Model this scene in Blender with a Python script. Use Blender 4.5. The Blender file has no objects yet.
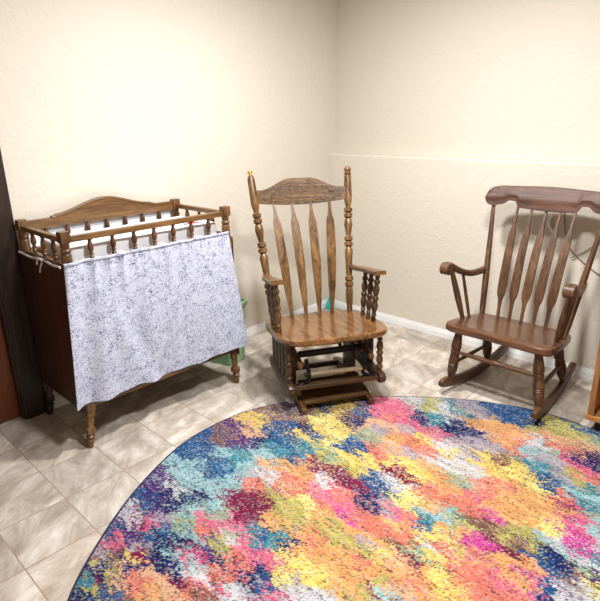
import bpy, bmesh, math, random
import numpy as np
from mathutils import Vector, Matrix
random.seed(7)
C = bpy.context.scene.collection
PI = math.pi

LA, LB, EXPO = 40, 38, 0.64
# ------------------------------------------------------------------ helpers
def srgb(r, g, b):
    f = lambda c: (c/255/12.92) if c/255 <= .04045 else ((c/255+.055)/1.055)**2.4
    return (f(r), f(g), f(b), 1)

def link_mesh(name, bm, m, parent=None, smooth=True, angle=40):
    bmesh.ops.recalc_face_normals(bm, faces=bm.faces[:])
    me = bpy.data.meshes.new(name)
    bm.to_mesh(me); bm.free()
    me.materials.append(m)
    if smooth:
        me.polygons.foreach_set('use_smooth', [True]*len(me.polygons))
        me.set_sharp_from_angle(angle=math.radians(angle))
    o = bpy.data.objects.new(name, me)
    C.objects.link(o)
    if parent is not None:
        o.parent = parent
    return o

def thing(name, label, cat, loc=(0, 0, 0), rotz=0, group=None):
    o = bpy.data.objects.new(name, None); C.objects.link(o)
    o.empty_display_size = .1
    o.location = loc; o.rotation_euler = (0, 0, rotz)
    o['label'] = label; o['category'] = cat
    if group: o['group'] = group
    return o

def tag(o, label, cat, group=None):
    o['label'] = label; o['category'] = cat
    if group: o['group'] = group
    return o

def struct(name, bm, m, smooth=False):
    o = link_mesh(name, bm, m, None, smooth)
    o['kind'] = 'structure'
    return o

def frame(p0, p1, up=(0, 0, 1)):
    p0, p1 = Vector(p0), Vector(p1)
    d = (p1-p0).normalized(); u = Vector(up)
    if abs(d.dot(u)) > .97: u = Vector((0, 1, 0))
    s = d.cross(u).normalized(); u = s.cross(d).normalized()
    return d, s, u

def box(bm, x0, x1, y0, y1, z0, z1, bev=0, seg=2):
    t = bmesh.new()
    bmesh.ops.create_cube(t, size=1)
    for v in t.verts:
        v.co = Vector(((x0+x1)/2+v.co.x*(x1-x0), (y0+y1)/2+v.co.y*(y1-y0), (z0+z1)/2+v.co.z*(z1-z0)))
    if bev: bmesh.ops.bevel(t, geom=t.edges[:], offset=bev, segments=seg, affect='EDGES', profile=.6)
    merge(bm, t)

def merge(bm, t):
    me = bpy.data.meshes.new('tmp'); t.to_mesh(me); t.free()
    bm.from_mesh(me); bpy.data.meshes.remove(me)

def lathe(bm, p0, p1, prof, seg=16, squash=1.0):
    """prof: list of (t 0..1 along the axis, radius)"""
    p0, p1 = Vector(p0), Vector(p1)
    d, s, u = frame(p0, p1)
    L = p1-p0
    rings = []
    for t, r in prof:
        c = p0+L*t
        rings.append([bm.verts.new(c+s*(r*math.cos(2*PI*k/seg))+u*(r*squash*math.sin(2*PI*k/seg))) for k in range(seg)])
    for a, b in zip(rings, rings[1:]):
        for k in range(seg):
            bm.faces.new((a[k], a[(k+1) % seg], b[(k+1) % seg], b[k]))
    bm.faces.new(rings[0][::-1]); bm.faces.new(rings[-1])

def rod(bm, p0, p1, r0, r1=None, seg=12):
    lathe(bm, p0, p1, [(0, r0), (1, r0 if r1 is None else r1)], seg)

def sweep(bm, pts, secs, up=(0, 0, 1), rnd=.3, n=4):
    """pts: 3-D path; secs: (width, height) at each point; rounded-rect section"""
    pts = [Vector(p) for p in pts]
    rings = []
    for i, p in enumerate(pts):
        a = pts[max(0, i-1)]; b = pts[min(len(pts)-1, i+1)]
        d, s, u = frame(a, b, up)
        w, h = secs[i] if isinstance(secs, list) else secs
        r = min(w, h)*rnd
        ring = []
        for cx, cz, a0 in ((w/2-r, h/2-r, 0), (-w/2+r, h/2-r, PI/2), (-w/2+r, -h/2+r, PI), (w/2-r, -h/2+r, 1.5*PI)):
            for k in range(n):
                an = a0+PI/2*k/(n-1)
                ring.append(bm.verts.new(p+s*(cx+r*math.cos(an))+u*(cz+r*math.sin(an))))
        rings.append(ring)
    N = len(rings[0])
    for a, b in zip(rings, rings[1:]):
        for k in range(N):
            bm.faces.new((a[k], a[(k+1) % N], b[(k+1) % N], b[k]))
    bm.faces.new(rings[0][::-1]); bm.faces.new(rings[-1])

def bar(bm, p0, p1, w, h, up=(0, 0, 1), rnd=.18):
    sweep(bm, [p0, Vector(p0).lerp(Vector(p1), .5), p1], (w, h), up, rnd)

def smooth_path(pts, n):
    """Catmull-Rom through pts"""
    P = [Vector(p) for p in pts]; out = []
    P = [P[0]*2-P[1]]+P+[P[-1]*2-P[-2]]
    m = len(P)-3
    for i in range(n):
        t = i/(n-1)*m; k = min(int(t), m-1); f = t-k
        a, b, c, d = P[k:k+4]
        out.append(.5*((2*b)+(c-a)*f+(2*a-5*b+4*c-d)*f*f+(3*b-a-3*c+d)*f**3))
    return out

def interp(tab, t):
    if t <= tab[0][0]: return tab[0][1]
    for (a, x), (b, y) in zip(tab, tab[1:]):
        if t <= b:
            f = (t-a)/(b-a); f = f*f*(3-2*f)
            return x+(y-x)*f
    return tab[-1][1]

def sheet(bm, nu, nv, fn, off):
    """front surface fn(u,v); back surface fn+off(u,v); closed all round"""
    F = [[None]*(nv+1) for _ in range(nu+1)]; B = [[None]*(nv+1) for _ in range(nu+1)]
    for i in range(nu+1):
        for j in range(nv+1):
            p = Vector(fn(i/nu, j/nv)); F[i][j] = bm.verts.new(p); B[i][j] = bm.verts.new(p+Vector(off(i/nu, j/nv)))
    for i in range(nu):
        for j in range(nv):
            bm.faces.new((F[i][j], F[i+1][j], F[i+1][j+1], F[i][j+1]))
            bm.faces.new((B[i][j], B[i][j+1], B[i+1][j+1], B[i+1][j]))
    for i in range(nu):
        bm.faces.new((F[i][0], B[i][0], B[i+1][0], F[i+1][0]))
        bm.faces.new((F[i][nv], F[i+1][nv], B[i+1][nv], B[i][nv]))
    for j in range(nv):
        bm.faces.new((F[0][j], F[0][j+1], B[0][j+1], B[0][j]))
        bm.faces.new((F[nu][j], B[nu][j], B[nu][j+1], F[nu][j+1]))

def slab(bm, outline, rings):
    """outline: 2-D closed polygon about its centre; rings: list of (inset, z offset fn(x,y)) from bottom centre round to top centre"""
    n = len(outline)
    cx = sum(p[0] for p in outline)/n; cy = sum(p[1] for p in outline)/n
    R = []
    for ins, zf in rings:
        ring = []
        for (x, y) in outline:
            dx, dy = x-cx, y-cy; L = math.hypot(dx, dy); k = max(.02, 1-ins/L) if ins < 1 else .02
            X, Y = cx+dx*k, cy+dy*k
            ring.append(bm.verts.new((X, Y, zf(X, Y))))
        R.append(ring)
    for a, b in zip(R, R[1:]):
        for k in range(n):
            bm.faces.new((a[k], a[(k+1) % n], b[(k+1) % n], b[k]))
    bm.faces.new(R[0][::-1]); bm.faces.new(R[-1])

def ease(t): return t*t*(3-2*t)

# turned profiles ---------------------------------------------------
def turned(marks, r, ease_n=3):
    """marks: (t, radius factor) -> smooth-ish list"""
    return [(t, r*f) for t, f in marks]

# ------------------------------------------------------------------ materials
def newmat(name):
    m = bpy.data.materials.new(name); m.use_nodes = True
    nt = m.node_tree; b = nt.nodes['Principled BSDF']
    return m, nt, b

def N(nt, typ, **kw):
    n = nt.nodes.new(typ)
    for k, v in kw.items():
        if k in ('inputs',):
            for a, x in v.items(): n.inputs[a].default_value = x
        else: setattr(n, k, v)
    return n

def ramp(nt, stops, interp='LINEAR'):
    r = nt.nodes.new('ShaderNodeValToRGB'); r.color_ramp.interpolation = interp
    els = r.color_ramp.elements
    while len(els) < len(stops): els.new(.5)
    for e, (p, c) in zip(els, stops): e.position = p; e.color = c
    return r

def wood(name, dark, mid, light, axis='z', rough=.35, scale=1.0, spec=.5, coat=.0):
    m, nt, b = newmat(name)
    tc = N(nt, 'ShaderNodeTexCoord'); mp = N(nt, 'ShaderNodeMapping')
    s = {'x': (2.2, 34, 34), 'y': (34, 2.2, 34), 'z': (34, 34, 2.2)}[axis]
    mp.inputs['Scale'].default_value = tuple(v*scale for v in s)
    nt.links.new(tc.outputs['Object'], mp.inputs['Vector'])
    n1 = N(nt, 'ShaderNodeTexNoise', inputs={'Scale': 1.0, 'Detail': 5.0, 'Roughness': .62, 'Distortion': .8})
    nt.links.new(mp.outputs[0], n1.inputs['Vector'])
    n2 = N(nt, 'ShaderNodeTexNoise', inputs={'Scale': 4.2, 'Detail': 3.0, 'Roughness': .7})
    nt.links.new(mp.outputs[0], n2.inputs['Vector'])
    r1 = ramp(nt, [(.3, dark), (.5, mid), (.72, light)])
    nt.links.new(n1.outputs['Fac'], r1.inputs[0])
    r2 = ramp(nt, [(.38, (.55, .5, .45, 1)), (.55, (1, 1, 1, 1))])
    nt.links.new(n2.outputs['Fac'], r2.inputs[0])
    mx = N(nt, 'ShaderNodeMix', data_type='RGBA', blend_type='MULTIPLY'); mx.inputs['Factor'].default_value = .75
    nt.links.new(r1.outputs[0], mx.inputs[6]); nt.links.new(r2.outputs[0], mx.inputs[7])
    nt.links.new(mx.outputs[2], b.inputs['Base Color'])
    b.inputs['Roughness'].default_value = rough
    b.inputs['Specular IOR Level'].default_value = spec
    b.inputs['Coat Weight'].default_value = coat; b.inputs['Coat Roughness'].default_value = .15
    bp = N(nt, 'ShaderNodeBump', inputs={'Strength': .12, 'Distance': .002})
    nt.links.new(n2.outputs['Fac'], bp.inputs['Height']); nt.links.new(bp.outputs[0], b.inputs['Normal'])
    return m

def plain(name, col, rough=.5, metal=0, bump=0, bscale=200, spec=.5):
    m, nt, b = newmat(name)
    tc = N(nt, 'ShaderNodeTexCoord'); n1 = N(nt, 'ShaderNodeTexNoise', inputs={'Scale': bscale, 'Detail': 3.0})
    nt.links.new(tc.outputs['Object'], n1.inputs['Vector'])
    r = ramp(nt, [(.3, tuple(c*.93 for c in col[:3])+(1,)), (.7, col)])
    nt.links.new(n1.outputs['Fac'], r.inputs[0]); nt.links.new(r.outputs[0], b.inputs['Base Color'])
    b.inputs['Roughness'].default_value = rough; b.inputs['Metallic'].default_value = metal
    b.inputs['Specular IOR Level'].default_value = spec
    if bump:
        bp = N(nt, 'ShaderNodeBump', inputs={'Strength': bump, 'Distance': .003})
        nt.links.new(n1.outputs['Fac'], bp.inputs['Height']); nt.links.new(bp.outputs[0], b.inputs['Normal'])
    return m

def wall_mat(name, col):
    m, nt, b = newmat(name)
    tc = N(nt, 'ShaderNodeTexCoord')
    n1 = N(nt, 'ShaderNodeTexNoise', inputs={'Scale': 28.0, 'Detail': 4.0, 'Roughness': .55, 'Distortion': .6})
    n2 = N(nt, 'ShaderNodeTexNoise', inputs={'Scale': 110.0, 'Detail': 2.0})
    n3 = N(nt, 'ShaderNodeTexNoise', inputs={'Scale': 1.3, 'Detail': 2.0})
    for n in (n1, n2, n3): nt.links.new(tc.outputs['Object'], n.inputs['Vector'])
    r1 = ramp(nt, [(.42, (0, 0, 0, 1)), (.6, (1, 1, 1, 1))]); nt.links.new(n1.outputs['Fac'], r1.inputs[0])
    ad = N(nt, 'ShaderNodeMath', operation='MULTIPLY_ADD'); ad.inputs[1].default_value = .35
    nt.links.new(n2.outputs['Fac'], ad.inputs[0]); nt.links.new(r1.outputs[0], ad.inputs[2])
    bp = N(nt, 'ShaderNodeBump', inputs={'Strength': .22, 'Distance': .004})
    nt.links.new(ad.outputs[0], bp.inputs['Height']); nt.links.new(bp.outputs[0], b.inputs['Normal'])
    r3 = ramp(nt, [(.3, tuple(c*.97 for c in col[:3])+(1,)), (.7, col)]); nt.links.new(n3.outputs['Fac'], r3.inputs[0])
    nt.links.new(r3.outputs[0], b.inputs['Base Color'])
    b.inputs['Roughness'].default_value = .55; b.inputs['Specular IOR Level'].default_value = .3
    return m

def floor_mat():
    m, nt, b = newmat('vinyl_tile')
    tc = N(nt, 'ShaderNodeTexCoord'); mp = N(nt, 'ShaderNodeMapping')
    TX, TY = .2631, .2577
    mp.inputs['Location'].default_value = (-.7833, 2.2629, 0)
    nt.links.new(tc.outputs['Object'], mp.inputs['Vector'])
    sep = N(nt, 'ShaderNodeSeparateXYZ'); nt.links.new(mp.outputs[0], sep.inputs[0])
    def tile(out, T):
        d = N(nt, 'ShaderNodeMath', operation='DIVIDE'); d.inputs[1].default_value = T; nt.links.new(out, d.inputs[0])
        fl = N(nt, 'ShaderNodeMath', operation='FLOOR'); nt.links.new(d.outputs[0], fl.inputs[0])
        fr = N(nt, 'ShaderNodeMath', operation='FRACT'); nt.links.new(d.outputs[0], fr.inputs[0])
        s = N(nt, 'ShaderNodeMath', operation='SUBTRACT'); s.inputs[1].default_value = .5; nt.links.new(fr.outputs[0], s.inputs[0])
        a = N(nt, 'ShaderNodeMath', operation='ABSOLUTE'); nt.links.new(s.outputs[0], a.inputs[0])
        return fl, a
    fx, ax = tile(sep.outputs['X'], TX); fy, ay = tile(sep.outputs['Y'], TY)
    mxm = N(nt, 'ShaderNodeMath', operation='MAXIMUM'); nt.links.new(ax.outputs[0], mxm.inputs[0]); nt.links.new(ay.outputs[0], mxm.inputs[1])
    gr = ramp(nt, [(.4885, (0, 0, 0, 1)), (.4935, (1, 1, 1, 1))]); nt.links.new(mxm.outputs[0], gr.inputs[0])
    cb = N(nt, 'ShaderNodeCombineXYZ'); nt.links.new(fx.outputs[0], cb.inputs[0]); nt.links.new(fy.outputs[0], cb.inputs[1])
    wn = N(nt, 'ShaderNodeTexWhiteNoise', noise_dimensions='3D'); nt.links.new(cb.outputs[0], wn.inputs['Vector'])
    # veins: rotate every tile's streaks by its random number
    rot = N(nt, 'ShaderNodeVectorRotate', rotation_type='Z_AXIS')
    ang = N(nt, 'ShaderNodeMath', operation='MULTIPLY_ADD'); ang.inputs[1].default_value = 1.1; ang.inputs[2].default_value = .35
    nt.links.new(wn.outputs['Value'], ang.inputs[0])
    nt.links.new(mp.outputs[0], rot.inputs['Vector']); nt.links.new(ang.outputs[0], rot.inputs['Angle'])
    mp2 = N(nt, 'ShaderNodeMapping'); mp2.inputs['Scale'].default_value = (5, 11, 1)
    nt.links.new(rot.outputs[0], mp2.inputs['Vector'])
    vo = N(nt, 'ShaderNodeVectorMath', operation='MULTIPLY_ADD'); vo.inputs[1].default_value = (9, 9, 9)
    nt.links.new(wn.outputs['Color'], vo.inputs[0]); nt.links.new(mp2.outputs[0], vo.inputs[2])
    n1 = N(nt, 'ShaderNodeTexNoise', inputs={'Scale': 1.0, 'Detail': 6.0, 'Roughness': .7, 'Distortion': .5})
    nt.links.new(vo.outputs[0], n1.inputs['Vector'])
    r1 = ramp(nt, [(.3, FL[0]), (.46, FL[1]), (.57, FL[2]), (.68, FL[3])]); nt.links.new(n1.outputs['Fac'], r1.inputs[0])
    tv = N(nt, 'ShaderNodeMapRange', inputs={'To Min': .78, 'To Max': 1.05}); nt.links.new(wn.outputs['Value'], tv.inputs['Value'])
    mx = N(nt, 'ShaderNodeMix', data_type='RGBA', blend_type='MULTIPLY'); mx.inputs['Factor'].default_value = 1
    nt.links.new(r1.outputs[0], mx.inputs[6]); nt.links.new(tv.outputs[0], mx.inputs[7])
    mg = N(nt, 'ShaderNodeMix', data_type='RGBA'); nt.links.new(gr.outputs[0], mg.inputs['Factor'])
    nt.links.new(mx.outputs[2], mg.inputs[6]); mg.inputs[7].default_value = srgb(150, 132, 115)
    nt.links.new(mg.outputs[2], b.inputs['Base Color'])
    b.inputs['Roughness'].default_value = .38; b.inputs['Specular IOR Level'].default_value = .35
    sb = N(nt, 'ShaderNodeMath', operation='SUBTRACT'); nt.links.new(n1.outputs['Fac'], sb.inputs[0]); nt.links.new(gr.outputs[0], sb.inputs[1])
    bp = N(nt, 'ShaderNodeBump', inputs={'Strength': .15, 'Distance': .002}); nt.links.new(sb.outputs[0], bp.inputs['Height'])
    nt.links.new(bp.outputs[0], b.inputs['Normal'])
    return m

def fabric_mat():
    m, nt, b = newmat('sketch_print_cotton')
    tc = N(nt, 'ShaderNodeTexCoord'); mp = N(nt, 'ShaderNodeMapping')
    mp.inputs['Scale'].default_value = (1, 1, 1)
    nt.links.new(tc.outputs['UV'], mp.inputs['Vector'])
    w = N(nt, 'ShaderNodeTexNoise', inputs={'Scale': 20.0, 'Detail': 2.0}); nt.links.new(mp.outputs[0], w.inputs['Vector'])
    v1 = N(nt, 'ShaderNodeTexNoise', inputs={'Scale': 105.0, 'Detail': 3.0, 'Roughness': .6, 'Distortion': 1.5}); nt.links.new(mp.outputs[0], v1.inputs['Vector'])
    v2 = N(nt, 'ShaderNodeTexVoronoi', feature='DISTANCE_TO_EDGE', inputs={'Scale': 80.0}); nt.links.new(mp.outputs[0], v2.inputs['Vector'])
    # rows of tiny marks
    wv = N(nt, 'ShaderNodeTexWave', wave_type='BANDS', bands_direction='Y', inputs={'Scale': 26.0, 'Distortion': 6.0, 'Detail': 3.0, 'Detail Scale': 3.0}); nt.links.new(mp.outputs[0], wv.inputs['Vector'])
    r1 = ramp(nt, [(.49, (0, 0, 0, 1)), (.6, (1, 1, 1, 1))]); nt.links.new(v1.outputs['Fac'], r1.inputs[0])
    r2 = ramp(nt, [(.02, (1, 1, 1, 1)), (.09, (0, 0, 0, 1))]); nt.links.new(v2.outputs['Distance'], r2.inputs[0])
    r3 = ramp(nt, [(.3, (.1, .1, .1, 1)), (.8, (.9, .9, .9, 1))]); nt.links.new(wv.outputs['Fac'], r3.inputs[0])
    mu = N(nt, 'ShaderNodeMath', operation='MULTIPLY'); nt.links.new(r2.outputs[0], mu.inputs[0]); nt.links.new(r3.outputs[0], mu.inputs[1])
    mm = N(nt, 'ShaderNodeMath', operation='MAXIMUM'); nt.links.new(mu.outputs[0], mm.inputs[0]); nt.links.new(r1.outputs[0], mm.inputs[1])
    rw = ramp(nt, [(.35, (.4, .4, .4, 1)), (.65, (1, 1, 1, 1))]); nt.links.new(w.outputs['Fac'], rw.inputs[0])
    mf = N(nt, 'ShaderNodeMath', operation='MULTIPLY'); nt.links.new(mm.outputs[0], mf.inputs[0]); nt.links.new(rw.outputs[0], mf.inputs[1])
    mx = N(nt, 'ShaderNodeMix', data_type='RGBA'); nt.links.new(mf.outputs[0], mx.inputs['Factor'])
    mx.inputs[6].default_value = FAB[0]; mx.inputs[7].default_value = FAB[1]
    nt.links.new(mx.outputs[2], b.inputs['Base Color'])
    b.inputs['Roughness'].default_value = .9; b.inputs['Specular IOR Level'].default_value = .1
    fb = N(nt, 'ShaderNodeTexNoise', inputs={'Scale': 300.0}); nt.links.new(mp.outputs[0], fb.inputs['Vector'])
    bp = N(nt, 'ShaderNodeBump', inputs={'Strength': .2, 'Distance': .001}); nt.links.new(fb.outputs['Fac'], bp.inputs['Height']); nt.links.new(bp.outputs[0], b.inputs['Normal'])
    return m

def rug_mat():
    m, nt, b = newmat('abstract_rug_pile')
    a = N(nt, 'ShaderNodeVertexColor'); a.layer_name = 'Yarn'
    nt.links.new(a.outputs['Color'], b.inputs['Base Color'])
    b.inputs['Roughness'].default_value = .95; b.inputs['Specular IOR Level'].default_value = .05
    return m

# ---- palette
FL = [srgb(150, 137, 124), srgb(180, 168, 155), srgb(200, 190, 178), srgb(222, 214, 204)]
FAB = [srgb(198, 201, 217), srgb(78, 84, 118)]
M_wall = wall_mat('cream_wall_paint', srgb(210, 202, 188))
M_ceil = plain('ceiling_paint', srgb(240, 236, 226), .8, bump=.2, bscale=90)
M_floor = floor_mat()
M_base = plain('white_trim_paint', srgb(238, 238, 238), .35, bscale=8)
OAK = (srgb(52, 34, 15), srgb(103, 72, 38), srgb(140, 103, 60))
M_oak_z = wood('golden_oak_upright', *OAK, 'z', .33)
M_oak_x = wood('golden_oak_cross', *OAK, 'x', .33)
M_oak_y = wood('golden_oak_long', *OAK, 'y', .33)
M_oak_seat = wood('golden_oak_seat', srgb(72, 47, 22), srgb(118, 80, 42), srgb(148, 104, 58), 'y', .2, .8, .6, .3)
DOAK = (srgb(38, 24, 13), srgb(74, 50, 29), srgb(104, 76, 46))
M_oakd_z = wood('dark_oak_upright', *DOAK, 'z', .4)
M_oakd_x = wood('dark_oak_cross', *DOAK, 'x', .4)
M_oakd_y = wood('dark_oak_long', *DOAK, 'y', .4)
M_carve = wood('pressed_oak', srgb(58, 40, 24), srgb(94, 68, 42), srgb(128, 98, 64), 'x', .38)
WAL = (srgb(50, 32, 18), srgb(88, 58, 34), srgb(118, 82, 50))
M_wal_z = wood('walnut_upright', *WAL, 'z', .44)
M_wal_x = wood('walnut_cross', *WAL, 'x', .44)
M_wal_y = wood('walnut_long', *WAL, 'y', .44)
M_wal_crest = wood('walnut_crest', srgb(62, 39, 29), srgb(84, 55, 43), srgb(108, 76, 62), 'x', .5, 1, .35)
M_wal_seat = wood('walnut_seat', srgb(60, 37, 23), srgb(92, 60, 39), srgb(118, 82, 56), 'x', .26, 1, .5, .15)
CRB = (srgb(62, 41, 20), srgb(113, 80, 45), srgb(143, 107, 65))
M_crib_y = wood('crib_maple_long', *CRB, 'y', .35)
M_crib_x = wood('crib_maple_cross', *CRB, 'x', .35)
M_crib_z = wood('crib_maple_upright', *CRB, 'z', .35)
M_crib_dz = wood('crib_dark_upright', srgb(48, 28, 14), srgb(92, 58, 32), srgb(124, 84, 50), 'z', .35)
M_panel = wood('dark_mahogany_panel', srgb(36, 14, 6), srgb(58, 26, 12), srgb(76, 38, 18), 'z', .45)
M_door = wood('mahogany_door', srgb(64, 26, 8), srgb(96, 44, 14), srgb(116, 58, 22), 'z', .35, .5)
M_casing = wood('dark_casing', srgb(22, 11, 6), srgb(38, 21, 12), srgb(52, 31, 18), 'z', .45)
M_cab = wood('honey_cabinet', srgb(112, 72, 38), srgb(154, 106, 62), srgb(182, 134, 86), 'z', .35)
M_cab_x = wood('honey_cabinet_shelf', srgb(128, 78, 36), srgb(170, 112, 62), srgb(194, 140, 88), 'x', .35)
M_cab_in = wood('cabinet_back_board', srgb(52, 26, 12), srgb(78, 42, 20), srgb(96, 56, 30), 'z', .5)
M_black = plain('black_steel', srgb(22, 24, 28), .35, .6)
M_dowel = wood('pale_dowel', srgb(120, 100, 76), srgb(164, 146, 120), srgb(190, 174, 150), 'x', .35)
M_brass = plain('brass_cap', srgb(196, 160, 70), .3, .8)
M_pad = plain('white_pad_cotton', srgb(246, 247, 252), .85, bump=.25, bscale=35)
M_fabric = fabric_mat()
M_tie = plain('white_cotton_tape', srgb(225, 222, 222), .9)
M_bin = plain('sage_green_plastic', srgb(134, 174, 132), .35)
M_teal = plain('teal_plastic', srgb(40, 178, 170), .4)
M_cord = plain('grey_cord', srgb(118, 104, 82), .5)
M_cordw = plain('white_cord', srgb(240, 240, 240), .5)
M_red = plain('red_print', srgb(190, 60, 70), .8)
M_ink = plain('black_print', srgb(70, 60, 66), .8)
M_rug = rug_mat()
M_bind = plain('navy_binding', srgb(30, 32, 66), .8, bump=.4, bscale=300)
M_white = plain('white_plastic', srgb(236, 236, 236), .4)
M_nickel = plain('satin_nickel', srgb(190, 186, 178), .3, .9)

# ------------------------------------------------------------------ room shell
KW = 1.195      # top of the knee wall
bm = bmesh.new(); box(bm, -.3, 4.6, -5.0, .3, -.1, 0); struct('floor', bm, M_floor)
bm = bmesh.new()
DY0, DY1 = -3.26, -2.375           # door opening along the left wall
box(bm, -.14, 0, DY1, .1, 0, 2.42); box(bm, -.14, 0, -5.0, DY0, 0, 2.42); box(bm, -.14, 0, DY0, DY1, 2.05, 2.42)
struct('wall_left', bm, M_wall)
bm = bmesh.new()
pts = [(0, 0), (.0, KW-.012), (.004, KW-.003), (.012, KW), (.1, KW), (.1, 2.42), (.26, 2.42), (.26, 0)]
vs0 = [bm.verts.new((0, y, z)) for y, z in pts]; vs1 = [bm.verts.new((4.4, y, z)) for y, z in pts]
# left end runs on behind the left wall's face
for v in vs0[4:]: v.co.x = 0
n = len(pts)
for k in range(n): bm.faces.new((vs0[k], vs0[(k+1) % n], vs1[(k+1) % n], vs1[k]))
bm.faces.new(vs0[::-1]); bm.faces.new(vs1)
struct('wall_right', bm, M_wall)
bm = bmesh.new(); box(bm, 4.4, 4.55, -5.0, .26, 0, 2.42); struct('wall_far_side', bm, M_wall)
bm = bmesh.new(); box(bm, -.14, 4.55, -5.1, -4.95, 0, 2.42); struct('wall_back', bm, M_wall)
bm = bmesh.new(); box(bm, -.2, 4.6, -5.1, .3, 2.42, 2.5); struct('ceiling', bm, M_ceil)

def baseboard(name, run):          # run(a,b,d0,d1,z0,z1) adds one strip
    bm = bmesh.new()
    run(bm, .013, 0, .042, .003); run(bm, .009, .042, .052, .002); run(bm, .006, .052, .06, .002)
    return struct(name, bm, M_base)
baseboard('baseboard_left', lambda bm, d, z0, z1, b: box(bm, 0, d, -2.26, 0, z0, z1, b))
baseboard('baseboard_right', lambda bm, d, z0, z1, b: box(bm, .013, 4.4, -d, 0, z0, z1, b))

# door and its casing in the left wall
bm = bmesh.new()
box(bm, -.075, -.035, DY0+.004, DY1-.02, .006, 2.04, .002)
d = struct('door_1', bm, M_door)
bm = bmesh.new()
lathe(bm, (-.035, DY1-.075, .93), (.03, DY1-.075, .93), [(0, .026), (.1, .026), (.14, .011), (.5, .011), (.6, .024), (.85, .028), (1, .016)], 16)
h = link_mesh('door_handle', bm, M_nickel, d); h['label'] = 'round satin metal knob'
bm = bmesh.new()
YC = -2.27
for (a, b, t) in ((DY1-.012, YC, .016), (DY1+.004, YC-.05, .022), (DY1+.02, YC-.012, .019)):
    box(bm, 0, t, a, b, 0, 2.12, .003)
for (a, b, t) in ((DY0-.1, DY0+.012, .016),): box(bm, 0, t, a, b, 0, 2.12, .003)
box(bm, 0, .016, DY0-.1, YC, 2.04, 2.14, .003)
box(bm, -.1, .004, DY1-.02, DY1, 0, 2.05, .002); box(bm, -.1, .004, DY0, DY0+.004, 0, 2.05, .001)
struct('trim_1', bm, M_casing)

# ------------------------------------------------------------------ round rug
RC = (2.022, -1.786); RR = 1.2018
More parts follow.
